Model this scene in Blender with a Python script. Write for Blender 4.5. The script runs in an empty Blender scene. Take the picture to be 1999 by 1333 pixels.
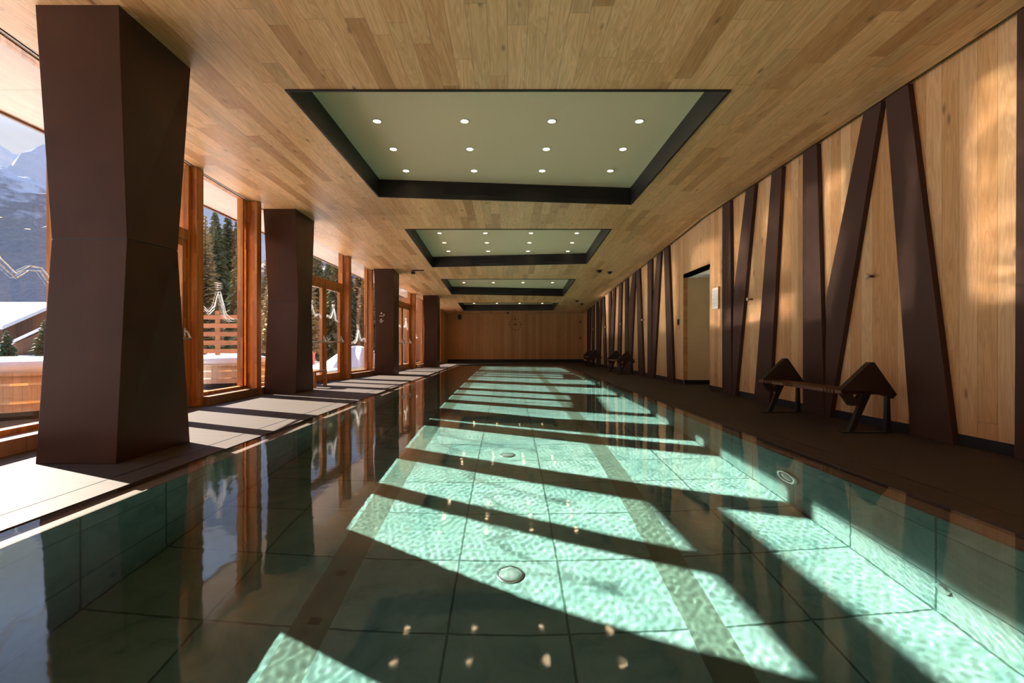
import bpy, bmesh, math, random
from mathutils import Vector
import numpy as np
random.seed(7)
S = bpy.context.scene
COL = S.collection

# ------------------------------------------------------------------ camera, sky, sun, exposure
cd = bpy.data.cameras.new('camera'); cam = bpy.data.objects.new('camera', cd); COL.objects.link(cam)
cam.location = (0, 0, .9); cam.rotation_euler = (math.pi/2, 0, 0)
cd.sensor_width = 36; cd.lens = 950/1999*36; cd.shift_x = .00375; cd.shift_y = .0042; cd.clip_end = 9000; cd.clip_start = .05
S.camera = cam
S.view_settings.view_transform = 'Standard'; S.view_settings.look = 'None'
S.view_settings.gamma = 1; S.view_settings.use_curve_mapping = False
S.view_settings.exposure = 0.3
SUN_AZ, SUN_EL = math.radians(26.1), math.radians(23.67)
w = bpy.data.worlds.new('sky'); S.world = w; w.use_nodes = True
wn = w.node_tree; wn.nodes.clear()
_tc = wn.nodes.new('ShaderNodeTexCoord'); _sx = wn.nodes.new('ShaderNodeSeparateXYZ'); wn.links.new(_tc.outputs['Generated'], _sx.inputs[0])
_rp = wn.nodes.new('ShaderNodeValToRGB'); wn.links.new(_sx.outputs[2], _rp.inputs[0])
_e = _rp.color_ramp.elements
_e[0].position = 0; _e[0].color = (.74, .74, .80, 1)
_e[1].position = .8; _e[1].color = (.5, .7, 1.3, 1)
for _p, _c in ((.295, (.72, .76, .88, 1)), (.36, (1.0, 1.2, 1.75, 1)), (.5, (1.0, 1.3, 2.1, 1))):
    _m = _e.new(_p); _m.color = _c
_bg = wn.nodes.new('ShaderNodeBackground'); wn.links.new(_rp.outputs[0], _bg.inputs[0]); _bg.inputs[1].default_value = 1.0
_ow = wn.nodes.new('ShaderNodeOutputWorld'); wn.links.new(_bg.outputs[0], _ow.inputs[0])
ld = bpy.data.lights.new('sun', 'SUN'); sun = bpy.data.objects.new('sun', ld); COL.objects.link(sun)
ld.energy = 42; ld.angle = math.radians(.55); ld.color = (1, .9, .78)
_d = Vector((math.cos(SUN_AZ)*math.cos(SUN_EL), -math.sin(SUN_AZ)*math.cos(SUN_EL), -math.sin(SUN_EL)))
sun.rotation_euler = _d.to_track_quat('-Z', 'Y').to_euler(); sun.location = (-40, 20, 25)
ld.cycles.is_caustics_light = True
cy = S.cycles
cy.use_denoising = True
cy.sample_clamp_indirect = 0; cy.sample_clamp_direct = 0
cy.caustics_reflective = True; cy.caustics_refractive = True; cy.blur_glossy = 0.0
cy.max_bounces = 10; cy.diffuse_bounces = 4; cy.glossy_bounces = 4; cy.transmission_bounces = 8; cy.transparent_max_bounces = 16
cy.use_guiding = True; cy.guiding_training_samples = 128; cy.use_surface_guiding = True; cy.use_volume_guiding = False

# ------------------------------------------------------------------ helpers: node materials
def new_mat(name):
    m = bpy.data.materials.new(name); m.use_nodes = True; nt = m.node_tree
    return m, nt, nt.nodes['Principled BSDF']
def put(nt, sock, v):
    if hasattr(v, 'is_output'): nt.links.new(v, sock)
    elif isinstance(v, (tuple, list)) and len(v) == 3 and sock.type == 'RGBA': sock.default_value = (*v, 1)
    else: sock.default_value = v
def node(nt, t, ins=None, **props):
    n = nt.nodes.new(t)
    for k, v in props.items(): setattr(n, k, v)
    for k, v in (ins or {}).items(): put(nt, n.inputs[k], v)
    return n
def mth(nt, op, a, b=None, c=None):
    n = nt.nodes.new('ShaderNodeMath'); n.operation = op
    for i, v in enumerate((a, b, c)):
        if v is not None: put(nt, n.inputs[i], v)
    return n.outputs[0]
def mix(nt, fac, a, b, blend='MIX'):
    n = nt.nodes.new('ShaderNodeMix'); n.data_type = 'RGBA'; n.blend_type = blend
    put(nt, n.inputs[0], fac); put(nt, n.inputs[6], a); put(nt, n.inputs[7], b)
    return n.outputs[2]
def ramp(nt, fac, stops, interp='LINEAR'):
    n = nt.nodes.new('ShaderNodeValToRGB'); e = n.color_ramp.elements; n.color_ramp.interpolation = interp
    put(nt, n.inputs[0], fac)
    e[0].position, e[0].color = stops[0][0], (*stops[0][1], 1); e[1].position, e[1].color = stops[-1][0], (*stops[-1][1], 1)
    for p, c in stops[1:-1]: x = e.new(p); x.color = (*c, 1)
    return n.outputs[0]
def comb(nt, x, y, z):
    n = nt.nodes.new('ShaderNodeCombineXYZ')
    for i, v in enumerate((x, y, z)): put(nt, n.inputs[i], v)
    return n.outputs[0]
def noise(nt, vec, scale, detail=3, rough=.5, dist=0):
    n = node(nt, 'ShaderNodeTexNoise', {'Vector': vec, 'Scale': scale, 'Detail': detail, 'Roughness': rough, 'Distortion': dist})
    return n.outputs[0]
def coords(nt):
    tc = nt.nodes.new('ShaderNodeTexCoord'); s = nt.nodes.new('ShaderNodeSeparateXYZ'); nt.links.new(tc.outputs['Object'], s.inputs[0])
    return tc.outputs['Object'], s.outputs
def plain(name, col, rough=.5, metal=0, var=.12, scale=6, spec=.5, bump=0):
    m, nt, b = new_mat(name)
    vec, _ = coords(nt)
    f = noise(nt, vec, scale, 5, .6)
    b.inputs['Base Color'].default_value = (*col, 1)
    put(nt, b.inputs['Base Color'], mix(nt, f, tuple(c*(1-var*2) for c in col), tuple(min(1, c*(1+var*2)) for c in col)))
    b.inputs['Roughness'].default_value = rough; b.inputs['Metallic'].default_value = metal
    b.inputs['Specular IOR Level'].default_value = spec
    if bump:
        bn = node(nt, 'ShaderNodeBump', {'Strength': bump, 'Height': f, 'Distance': .02}); put(nt, b.inputs['Normal'], bn.outputs[0])
    return m
def planks(name, across, along, wd, L, stops, rough=.5, seam=.02, knots=1.0, figure=.5, seed=0., offset=0.):
    """boards: across/along are 'X','Y','Z' (or 'XY' = X+Y); one colour per board from stops, grain, knots, dark joints"""
    m, nt, b = new_mat(name)
    _, s = coords(nt)
    def ax(k): return mth(nt, 'ADD', s[0], s[1]) if k == 'XY' else s['XYZ'.index(k)]
    u = mth(nt, 'DIVIDE', mth(nt, 'ADD', ax(across), 50+offset), wd)
    row = mth(nt, 'FLOOR', u)
    rr = node(nt, 'ShaderNodeTexWhiteNoise', {'W': mth(nt, 'ADD', row, seed)}, noise_dimensions='1D').outputs[0]
    v = mth(nt, 'ADD', mth(nt, 'DIVIDE', mth(nt, 'ADD', ax(along), 50), L), mth(nt, 'MULTIPLY', rr, 7.31))
    cell = mth(nt, 'FLOOR', v)
    wnz = node(nt, 'ShaderNodeTexWhiteNoise', {'Vector': comb(nt, row, cell, seed)}, noise_dimensions='3D')
    idv = wnz.outputs[0]
    off = mth(nt, 'MULTIPLY', idv, 40)
    a_, l_ = mth(nt, 'ADD', ax(across), off), mth(nt, 'ADD', ax(along), off)
    col = ramp(nt, idv, stops)
    fig = noise(nt, comb(nt, mth(nt, 'MULTIPLY', a_, 9), mth(nt, 'MULTIPLY', l_, .8), off), 1.0, 3, .55, 1.2)
    rings = mth(nt, 'FRACT', mth(nt, 'MULTIPLY', fig, 7))
    rings = mth(nt, 'ABSOLUTE', mth(nt, 'SUBTRACT', rings, .5))
    fine = noise(nt, comb(nt, mth(nt, 'MULTIPLY', a_, 160), mth(nt, 'MULTIPLY', l_, 5), off), 1.0, 2, .6)
    g = mth(nt, 'ADD', mth(nt, 'MULTIPLY', rings, figure*.8), mth(nt, 'MULTIPLY', fine, .45))
    g = mth(nt, 'ADD', g, mth(nt, 'MULTIPLY', fig, .35))
    shade = mth(nt, 'ADD', .58, mth(nt, 'MULTIPLY', g, .72))
    hsv = node(nt, 'ShaderNodeHueSaturation', {'Color': col, 'Value': shade, 'Saturation': mth(nt, 'SUBTRACT', 1.12, mth(nt, 'MULTIPLY', g, .2))})
    col = hsv.outputs[0]
    if knots:
        vo = node(nt, 'ShaderNodeTexVoronoi', {'Vector': comb(nt, mth(nt, 'DIVIDE', a_, .16), mth(nt, 'DIVIDE', l_, .42), off), 'Scale': 1.0}, voronoi_dimensions='3D')
        kd = vo.outputs['Distance']
        gate = mth(nt, 'GREATER_THAN', node(nt, 'ShaderNodeSeparateColor', {'Color': vo.outputs['Color']}).outputs[0], .5)
        kk = mth(nt, 'MULTIPLY', gate, ramp_v(nt, kd, .05, .17))
        col = mix(nt, mth(nt, 'MULTIPLY', kk, .75*knots), col, (.13, .055, .02))
    fu = mth(nt, 'ABSOLUTE', mth(nt, 'SUBTRACT', mth(nt, 'FRACT', u), .5))
    fv = mth(nt, 'ABSOLUTE', mth(nt, 'SUBTRACT', mth(nt, 'FRACT', v), .5))
    sm = mth(nt, 'MAXIMUM', mth(nt, 'GREATER_THAN', fu, .5-seam), mth(nt, 'GREATER_THAN', fv, .5-seam*wd/L))
    col = mix(nt, mth(nt, 'MULTIPLY', sm, .55), col, (.07, .035, .015))
    put(nt, b.inputs['Base Color'], col)
    b.inputs['Roughness'].default_value = rough; b.inputs['Specular IOR Level'].default_value = .42
    bn = node(nt, 'ShaderNodeBump', {'Strength': .25, 'Height': mth(nt, 'SUBTRACT', mth(nt, 'MULTIPLY', fine, .3), sm), 'Distance': .003})
    put(nt, b.inputs['Normal'], bn.outputs[0])
    return m
def ramp_v(nt, x, lo, hi):     # 1 below lo, 0 above hi
    n = node(nt, 'ShaderNodeMapRange', {'Value': x, 'From Min': lo, 'From Max': hi, 'To Min': 1.0, 'To Max': 0.0}); return n.outputs[0]
def emit(name, col, st):
    m = bpy.data.materials.new(name); m.use_nodes = True; nt = m.node_tree; nt.nodes.clear()
    e = node(nt, 'ShaderNodeEmission', {'Color': col, 'Strength': st}); o = nt.nodes.new('ShaderNodeOutputMaterial'); nt.links.new(e.outputs[0], o.inputs[0])
    return m

M = {}
M['ceiling'] = planks('ceiling_boards', 'X', 'Y', .165, 1.5, [(0, (.47, .23, .09)), (.22, (.64, .345, .15)), (.6, (.72, .41, .195)), (.85, (.66, .38, .175)), (1, (.54, .31, .14))], .42, .012, 1.0, .85, 3.)
M['wall'] = planks('wall_boards', 'Y', 'Z', .175, 80.0, [(0, (.42, .205, .075)), (.4, (.49, .27, .12)), (.75, (.53, .315, .155)), (1, (.46, .24, .095))], .5, .012, 1.0, .75, 11.)
M['rear'] = planks('rear_boards', 'X', 'Z', .19, 80.0, [(0, (.34, .16, .055)), (.5, (.46, .24, .10)), (1, (.40, .2, .075))], .55, .016, .6, .4, 5.)
M['timber'] = planks('glulam_timber', 'XY', 'Z', .045, .55, [(0, (.30, .10, .022)), (.4, (.46, .17, .04)), (.8, (.56, .23, .06)), (1, (.40, .14, .03))], .4, .01, 0, .6, 2.)
M['exterior_boards'] = planks('outside_boards', 'XY', 'Z', .2, 4., [(0, (.24, .09, .035)), (.5, (.36, .15, .055)), (1, (.3, .11, .04))], .6, .02, 0, .5, 4.)
M['exterior_h'] = planks('outside_horizontal_boards', 'Z', 'XY', .14, 3., [(0, (.30, .10, .04)), (.5, (.42, .16, .06)), (1, (.36, .12, .045))], .6, .02, 0, .5, 4.)
M['tub'] = planks('tub_staves', 'XY', 'Z', .12, 4., [(0, (.50, .36, .25)), (1, (.58, .44, .32))], .6, .02, 0, .4, 4.)
M['bench'] = planks('bench_wood', 'X', 'Y', .13, 3., [(0, (.10, .038, .016)), (1, (.14, .055, .022))], .5, .01, .5, .6, 8.)
M['bench_end'] = planks('bench_end_wood', 'X', 'Z', .3, 3., [(0, (.022, .011, .008)), (1, (.03, .015, .01))], .55, .004, 0, .5, 8.)
M['metal'] = plain('brown_coated_metal', (.052, .023, .0125), .45, .15, .25, 1.6, .22, .02)
M['strip'] = plain('brown_metal_strip', (.050, .023, .016), .6, .0, .06, 3, .18)
M['black'] = plain('black_metal', (.010, .009, .010), .45, 0, .1, 5, .4)
M['skirting'] = plain('black_skirting', (.012, .011, .012), .5, 0, .1, 5, .3)
M['leg'] = plain('dark_steel', (.02, .019, .02), .5, .4, .1, 8)
M['coffer'] = plain('green_plaster', (.66, .53, .335), .7, 0, .03, 40, .3)
M['plaster'] = plain('olive_plaster', (.60, .46, .27), .8, 0, .05, 3, .2)
M['soffit'] = planks('soffit_boards', 'X', 'Y', 1.2, 2.4, [(0, (.58, .49, .41)), (1, (.64, .55, .47))], .6, .003, 0, .2, 3.)
M['steel'] = plain('brushed_steel', (.55, .55, .54), .28, 1, .05, 20)
M['white'] = plain('white_film', (.85, .85, .85), .6, 0, .01, 5)
M['pale'] = plain('pale_symbol', (.62, .48, .38), .5, 0, .02, 5)
M['paper'] = plain('printed_sheet', (.62, .62, .62), .6, 0, .04, 60)
M['ink'] = plain('grey_ink', (.25, .25, .26), .7, 0, .02, 60)
M['snow'] = plain('snow', (.6, .61, .64), .7, 0, .04, 1.2, .3, .35)
M['bark'] = plain('bark', (.085, .055, .038), .9, 0, .2, 9)
M['spruce'] = plain('spruce_needles', (.11, .12, .05), .8, 0, .4, 3)
M['larch'] = plain('larch_twigs', (.32, .23, .11), .85, 0, .35, 3)
M['young'] = plain('young_fir_needles', (.06, .085, .035), .8, 0, .3, 3)
M['lamp'] = emit('lamp_glow', (1, .70, .40), 20)
M['lens'] = plain('pool_lamp_lens', (.42, .46, .45), .15, 0, .03, 20)
M['slat'] = plain('weathered_slats', (.38, .36, .33), .7, 0, .1, 12)
M['sill'] = planks('sill_wood', 'X', 'Y', .2, 4., [(0, (.20, .10, .05)), (1, (.27, .14, .075))], .5, .004, 0, .5, 9.)
M['red'] = plain('red_paint', (.35, .05, .035), .5, 0, .05, 5)

# deck: large streaky stone slabs
m, nt, b = new_mat('deck_stone'); M['deck'] = m
vec, s = coords(nt)
st = noise(nt, comb(nt, mth(nt, 'MULTIPLY', s[0], 1.2), mth(nt, 'MULTIPLY', s[1], 14), 0), 1, 5, .6, .6)
cl = noise(nt, vec, 1.7, 4)
c = mix(nt, st, (.046, .036, .031), (.082, .066, .057))
c = mix(nt, mth(nt, 'MULTIPLY', cl, .5), c, (.058, .047, .041))
fy = mth(nt, 'ABSOLUTE', mth(nt, 'SUBTRACT', mth(nt, 'FRACT', mth(nt, 'DIVIDE', s[1], 1.2)), .5))
fx = mth(nt, 'ABSOLUTE', mth(nt, 'SUBTRACT', mth(nt, 'FRACT', mth(nt, 'DIVIDE', mth(nt, 'ADD', s[0], 2.7), .6)), .5))
jn = mth(nt, 'MAXIMUM', mth(nt, 'GREATER_THAN', fy, .4985), mth(nt, 'GREATER_THAN', fx, .497))
c = mix(nt, mth(nt, 'MULTIPLY', jn, .5), c, (.04, .032, .027))
pud = mth(nt, 'GREATER_THAN', noise(nt, comb(nt, mth(nt, 'MULTIPLY', s[0], 2.2), s[1], 0), 4.5, 4, .6), .70)
near = mth(nt, 'MULTIPLY', mth(nt, 'GREATER_THAN', s[0], -2.9), mth(nt, 'LESS_THAN', s[0], 0))
wet = mth(nt, 'MULTIPLY', pud, near)
c = mix(nt, mth(nt, 'MULTIPLY', wet, .6), c, (.045, .035, .028))
put(nt, b.inputs['Base Color'], c); put(nt, b.inputs['Roughness'], mth(nt, 'SUBTRACT', .6, mth(nt, 'MULTIPLY', wet, .45)))
b.inputs['Specular IOR Level'].default_value = .1

# pool tiles: square stone tiles, mottled, with two darker lane stripes on the floor
m, nt, b = new_mat('pool_stone'); M['pool'] = m
vec, s = coords(nt)
T = .65
ux = mth(nt, 'ADD', mth(nt, 'DIVIDE', s[0], T), 50.5); uy = mth(nt, 'ADD', mth(nt, 'DIVIDE', mth(nt, 'ADD', s[1], 0.0), T), 50.0); uz = mth(nt, 'ADD', mth(nt, 'DIVIDE', mth(nt, 'ADD', s[2], .3), T), 50.0)
idn = node(nt, 'ShaderNodeTexWhiteNoise', {'Vector': comb(nt, mth(nt, 'FLOOR', ux), mth(nt, 'FLOOR', uy), mth(nt, 'FLOOR', uz))}, noise_dimensions='3D').outputs[0]
sh = node(nt, 'ShaderNodeVectorMath', {0: vec, 1: comb(nt, mth(nt, 'MULTIPLY', idn, 9), mth(nt, 'MULTIPLY', idn, 17), 0)}, operation='ADD').outputs[0]
mo = noise(nt, sh, 2.6, 8, .68, 1.2)
mo2 = noise(nt, sh, 9, 4, .6)
c = ramp(nt, mo, [(.30, (.05, .105, .095)), (.43, (.13, .185, .17)), (.58, (.185, .232, .216)), (.8, (.23, .275, .255))])
c = mix(nt, mth(nt, 'MULTIPLY', mo2, .35), c, (.10, .155, .14))
c = mix(nt, mth(nt, 'MULTIPLY', mth(nt, 'GREATER_THAN', idn, .66), .3), c, (.09, .15, .135))
def seamf(u, wdt): return mth(nt, 'GREATER_THAN', mth(nt, 'ABSOLUTE', mth(nt, 'SUBTRACT', mth(nt, 'FRACT', u), .5)), .5-wdt)
gn = nt.nodes.new('ShaderNodeNewGeometry'); sn = nt.nodes.new('ShaderNodeSeparateXYZ'); nt.links.new(gn.outputs['Normal'], sn.inputs[0])
isx = mth(nt, 'GREATER_THAN', mth(nt, 'ABSOLUTE', sn.outputs[0]), .7); isy = mth(nt, 'GREATER_THAN', mth(nt, 'ABSOLUTE', sn.outputs[1]), .7); isz = mth(nt, 'GREATER_THAN', mth(nt, 'ABSOLUTE', sn.outputs[2]), .7)
sx_ = mth(nt, 'MULTIPLY', seamf(ux, .011), mth(nt, 'SUBTRACT', 1., isx)); sy_ = mth(nt, 'MULTIPLY', seamf(uy, .011), mth(nt, 'SUBTRACT', 1., isy)); sz_ = mth(nt, 'MULTIPLY', seamf(uz, .011), mth(nt, 'SUBTRACT', 1., isz))
sm = mth(nt, 'MAXIMUM', mth(nt, 'MAXIMUM', sx_, sy_), sz_)
ax_ = mth(nt, 'ABSOLUTE', s[0])
lane = mth(nt, 'MULTIPLY', mth(nt, 'MULTIPLY', mth(nt, 'GREATER_THAN', ax_, .96), mth(nt, 'LESS_THAN', ax_, 1.165)), mth(nt, 'LESS_THAN', s[2], -1.2))
c = mix(nt, mth(nt, 'MULTIPLY', sm, .85), c, (.02, .045, .035))
lc = mix(nt, mo, (.045, .060, .047), (.095, .118, .092))
c = mix(nt, lane, c, lc)
ledge = mth(nt, 'GREATER_THAN', s[2], -.05)
c = mix(nt, ledge, c, mix(nt, mo, (.13, .10, .08), (.2, .16, .13)))
put(nt, b.inputs['Base Color'], c); b.inputs['Roughness'].default_value = .6; b.inputs['Specular IOR Level'].default_value = .2

# water and window glass
m = bpy.data.materials.new('pool_water'); m.use_nodes = True; nt = m.node_tree; nt.nodes.clear(); M['water'] = m
rf = node(nt, 'ShaderNodeBsdfRefraction', {'Color': (.765, .965, .95), 'Roughness': 0.0, 'IOR': 1.333}); gw = node(nt, 'ShaderNodeBsdfGlossy', {'Color': (1, 1, 1), 'Roughness': .045})
gg = nt.nodes.new('ShaderNodeNewGeometry'); dv = node(nt, 'ShaderNodeVectorMath', {0: gg.outputs['Normal'], 1: gg.outputs['Incoming']}, operation='DOT_PRODUCT').outputs['Value']
fw = mth(nt, 'ADD', .02, mth(nt, 'MULTIPLY', .98, mth(nt, 'POWER', mth(nt, 'SUBTRACT', 1., mth(nt, 'MINIMUM', 1., mth(nt, 'ABSOLUTE', dv))), 5.)))
ms = node(nt, 'ShaderNodeMixShader', {0: fw, 1: rf.outputs[0], 2: gw.outputs[0]})
o = nt.nodes.new('ShaderNodeOutputMaterial'); nt.links.new(ms.outputs[0], o.inputs[0])
m = bpy.data.materials.new('caustic_helper'); m.use_nodes = True; nt = m.node_tree; nt.nodes.clear(); M['caustic_helper'] = m  # almost clear skin for the added strip that guides sunlight under water
gl = node(nt, 'ShaderNodeBsdfRefraction', {'Color': (.765, .965, .95), 'Roughness': 0.0, 'IOR': 1.333}); tp = nt.nodes.new('ShaderNodeBsdfTransparent')
ms = node(nt, 'ShaderNodeMixShader', {0: .995, 1: gl.outputs[0], 2: tp.outputs[0]}); o = nt.nodes.new('ShaderNodeOutputMaterial'); nt.links.new(ms.outputs[0], o.inputs[0])
m = bpy.data.materials.new('window_glass'); m.use_nodes = True; nt = m.node_tree; nt.nodes.clear(); M['glass'] = m
tr = node(nt, 'ShaderNodeBsdfTransparent', {'Color': (.955, .95, .94)}); gs = node(nt, 'ShaderNodeBsdfGlossy', {'Color': (1, 1, 1), 'Roughness': 0.0})
bf = nt.nodes.new('ShaderNodeNewGeometry').outputs['Backfacing']
fr = node(nt, 'ShaderNodeFresnel', {'IOR': mth(nt, 'ADD', 1.45, mth(nt, 'MULTIPLY', bf, 1/1.45-1.45))}); ms = node(nt, 'ShaderNodeMixShader', {0: fr.outputs[0], 1: tr.outputs[0], 2: gs.outputs[0]})
o = nt.nodes.new('ShaderNodeOutputMaterial'); nt.links.new(ms.outputs[0], o.inputs[0])
# far mountains: snow above, bare forest below, all lightened in place of haze
def mountain_mat(name, forest, snowc, lo, hi, fs):
    m, nt, b = new_mat(name)
    vec, s = coords(nt)
    n1 = noise(nt, vec, fs, 6, .7); n2 = noise(nt, vec, fs*9, 4, .7)
    h = node(nt, 'ShaderNodeMapRange', {'Value': s[2], 'From Min': lo, 'From Max': hi}).outputs[0]
    f = mth(nt, 'ADD', mth(nt, 'MULTIPLY', h, 1.2), mth(nt, 'SUBTRACT', mth(nt, 'MULTIPLY', n1, 1.3), .75))
    f = node(nt, 'ShaderNodeMapRange', {'Value': f, 'From Min': .35, 'From Max': .6}).outputs[0]
    fc = mix(nt, n2, tuple(x*.5 for x in forest), tuple(x*1.5 for x in forest))
    put(nt, b.inputs['Base Color'], mix(nt, f, fc, mix(nt, n2, tuple(x*.8 for x in snowc), snowc)))
    b.inputs['Roughness'].default_value = 1; b.inputs['Specular IOR Level'].default_value = 0
    return m

# ------------------------------------------------------------------ helpers: meshes, things
class MB:
    def __init__(s): s.v = []; s.f = []
    def poly(s, pts):
        i = len(s.v); s.v += [tuple(p) for p in pts]; s.f.append(tuple(range(i, i+len(pts)))); return s
    def hexa(s, p):          # 8 corners: bottom 4 ccw, top 4 ccw
        i = len(s.v); s.v += [tuple(q) for q in p]
        for f in ((3, 2, 1, 0), (4, 5, 6, 7), (0, 1, 5, 4), (1, 2, 6, 5), (2, 3, 7, 6), (3, 0, 4, 7)): s.f.append(tuple(i+k for k in f))
        return s
    def box(s, x0, x1, y0, y1, z0, z1):
        return s.hexa([(x0, y0, z0), (x1, y0, z0), (x1, y1, z0), (x0, y1, z0), (x0, y0, z1), (x1, y0, z1), (x1, y1, z1), (x0, y1, z1)])
    def prism(s, pts, d):    # polygon extruded by vector d
        i = len(s.v); n = len(pts); d = Vector(d); s.v += [tuple(p) for p in pts] + [tuple(Vector(p)+d) for p in pts]
        s.f.append(tuple(i+k for k in range(n))[::-1]); s.f.append(tuple(i+n+k for k in range(n)))
        for k in range(n): s.f.append((i+k, i+(k+1) % n, i+n+(k+1) % n, i+n+k))
        return s
    def tube(s, pts, r, n=8, caps=True):
        pts = [Vector(p) for p in pts]; rs = r if isinstance(r, (list, tuple)) else [r]*len(pts); i0 = len(s.v)
        for k, p in enumerate(pts):
            t = (pts[min(k+1, len(pts)-1)]-pts[max(k-1, 0)]).normalized()
            up = Vector((0, 0, 1)) if abs(t.z) < .9 else Vector((1, 0, 0))
            a = t.cross(up).normalized(); c = t.cross(a)
            for j in range(n):
                q = p + rs[k]*(a*math.cos(2*math.pi*j/n)+c*math.sin(2*math.pi*j/n)); s.v.append(tuple(q))
        for k in range(len(pts)-1):
            for j in range(n): s.f.append((i0+k*n+j, i0+k*n+(j+1) % n, i0+(k+1)*n+(j+1) % n, i0+(k+1)*n+j))
        if caps:
            s.f.append(tuple(i0+j for j in range(n))[::-1]); e = i0+(len(pts)-1)*n; s.f.append(tuple(e+j for j in range(n)))
        return s
    def lathe(s, prof, n=24, c=(0, 0, 0), axis='z'):   # prof: (r, h) pairs
        i0 = len(s.v)
        for r, h in prof:
            for j in range(n):
                a = 2*math.pi*j/n; x, y = r*math.cos(a), r*math.sin(a)
                q = (x, y, h) if axis == 'z' else ((h, x, y) if axis == 'x' else (x, h, y))
                s.v.append((c[0]+q[0], c[1]+q[1], c[2]+q[2]))
        for k in range(len(prof)-1):
            for j in range(n): s.f.append((i0+k*n+j, i0+k*n+(j+1) % n, i0+(k+1)*n+(j+1) % n, i0+(k+1)*n+j))
        s.f.append(tuple(i0+j for j in range(n))[::-1]); e = i0+(len(prof)-1)*n; s.f.append(tuple(e+j for j in range(n)))
        return s
    def build(s, name, mat, parent=None, bevel=0, smooth=False):
        me = bpy.data.meshes.new(name); me.from_pydata(s.v, [], s.f)
        bm = bmesh.new(); bm.from_mesh(me); bmesh.ops.remove_doubles(bm, verts=bm.verts, dist=1e-6); bmesh.ops.recalc_face_normals(bm, faces=bm.faces); bm.to_mesh(me); bm.free()
        me.materials.append(mat)
        if smooth:
            for p in me.polygons: p.use_smooth = True
        o = bpy.data.objects.new(name, me); COL.objects.link(o)
        if parent: o.parent = parent
        if bevel:
            md = o.modifiers.new('bevel', 'BEVEL'); md.width = bevel; md.segments = 2; md.limit_method = 'ANGLE'
        return o
def tag(o, label, cat, group=None, kind=None):
    o['label'] = label; o['category'] = cat
    if group: o['group'] = group
    if kind: o['kind'] = kind
    return o
def thing(name, label, cat, loc=(0, 0, 0), rz=0, group=None):
    o = bpy.data.objects.new(name, None); COL.objects.link(o); o.location = loc; o.rotation_euler = (0, 0, rz); o.empty_display_size = .1
    return tag(o, label, cat, group)
def struct(o, label=None, cat=None):
    o['kind'] = 'structure'
    if label: o['label'] = label
    if cat: o['category'] = cat
    return o
def dup(root, loc, label, rz=None, scale=None):
    r = root.copy(); COL.objects.link(r); r.location = loc; r['label'] = label
    if rz is not None: r.rotation_euler = (0, 0, rz)
    if scale is not None: r.scale = (scale,)*3
    for ch in list(root.children):
        c = ch.copy(); COL.objects.link(c); c.parent = r
        for g in ch.children:
            d = g.copy(); COL.objects.link(d); d.parent = c
    return r
def ordinal(n):     # 1 -> first, 23 -> twenty-third
    if n <= 20: return ORD[n-1]
    tens = ['', '', 'twent', 'thirt', 'fort', 'fift', 'sixt'][n//10]
    return tens+'ieth' if n % 10 == 0 else tens+'y-'+ORD[n % 10-1]
ORD = ['first', 'second', 'third', 'fourth', 'fifth', 'sixth', 'seventh', 'eighth', 'ninth', 'tenth', 'eleventh', 'twelfth', 'thirteenth', 'fourteenth', 'fifteenth', 'sixteenth', 'seventeenth', 'eighteenth', 'nineteenth', 'twentieth', 'twenty-first', 'twenty-second', 'twenty-third']

# ------------------------------------------------------------------ dimensions (metres; X right, Y into the room, Z up from the deck)
WALL_X, REAR_Y, BACK_Y = 4.1, 26.4, -3.3
POOL_X, LEDGE_X, POOL_Y0, POOL_Y1, DEPTH = 2.285, 2.47, -1.2, 23.4, 1.28
SOFFIT_Z, SOFFIT_X = 3.55, -5.72
def ceil_z(y): return .9+min(2.65, 3.204-.0552*y)
FAC = [(BACK_Y, -3.275), (4.05, -4.23), (7.43, -4.67), (9.6, -4.73), (10.4, -4.73), (REAR_Y, -3.31)]
def fac_x(y):
    for (a, xa), (c, xc) in zip(FAC, FAC[1:]):
        if y <= c: return xa+(xc-xa)*(y-a)/(c-a)
    return FAC[-1][1]
COFFERS = [(5.03, 8.65, 9.12), (10.85, 14.75, 14.3), (16.65, 19.85, 20.35), (22.3, 25.2, 24.95)]   # near edge, far-left, far-right
CX = 2.31

# ------------------------------------------------------------------ shell
mb = MB()      # deck: ring of slabs round the pool, out to the facade
ys = [BACK_Y, 4.05, 7.43, 9.6, 10.4, REAR_Y]
for a, c in zip(ys, ys[1:]):
    mb.hexa([(fac_x(a)-.2, a, -.3), (-LEDGE_X, a, -.3), (-LEDGE_X, c, -.3), (fac_x(c)-.2, c, -.3), (fac_x(a)-.2, a, 0), (-LEDGE_X, a, 0), (-LEDGE_X, c, 0), (fac_x(c)-.2, c, 0)])
mb.box(LEDGE_X, WALL_X+.1, BACK_Y, REAR_Y, -.3, 0)
mb.box(WALL_X+.1, WALL_X+2.6, 9.6, 11.5, -.3, 0)
mb.box(-LEDGE_X, LEDGE_X, POOL_Y1+.19, REAR_Y, -.3, 0)
mb.box(-LEDGE_X, LEDGE_X, BACK_Y, POOL_Y0-.19, -.3, 0)
floor = struct(mb.build('floor', M['deck']), 'stone slab pool deck', 'floor')
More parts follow.
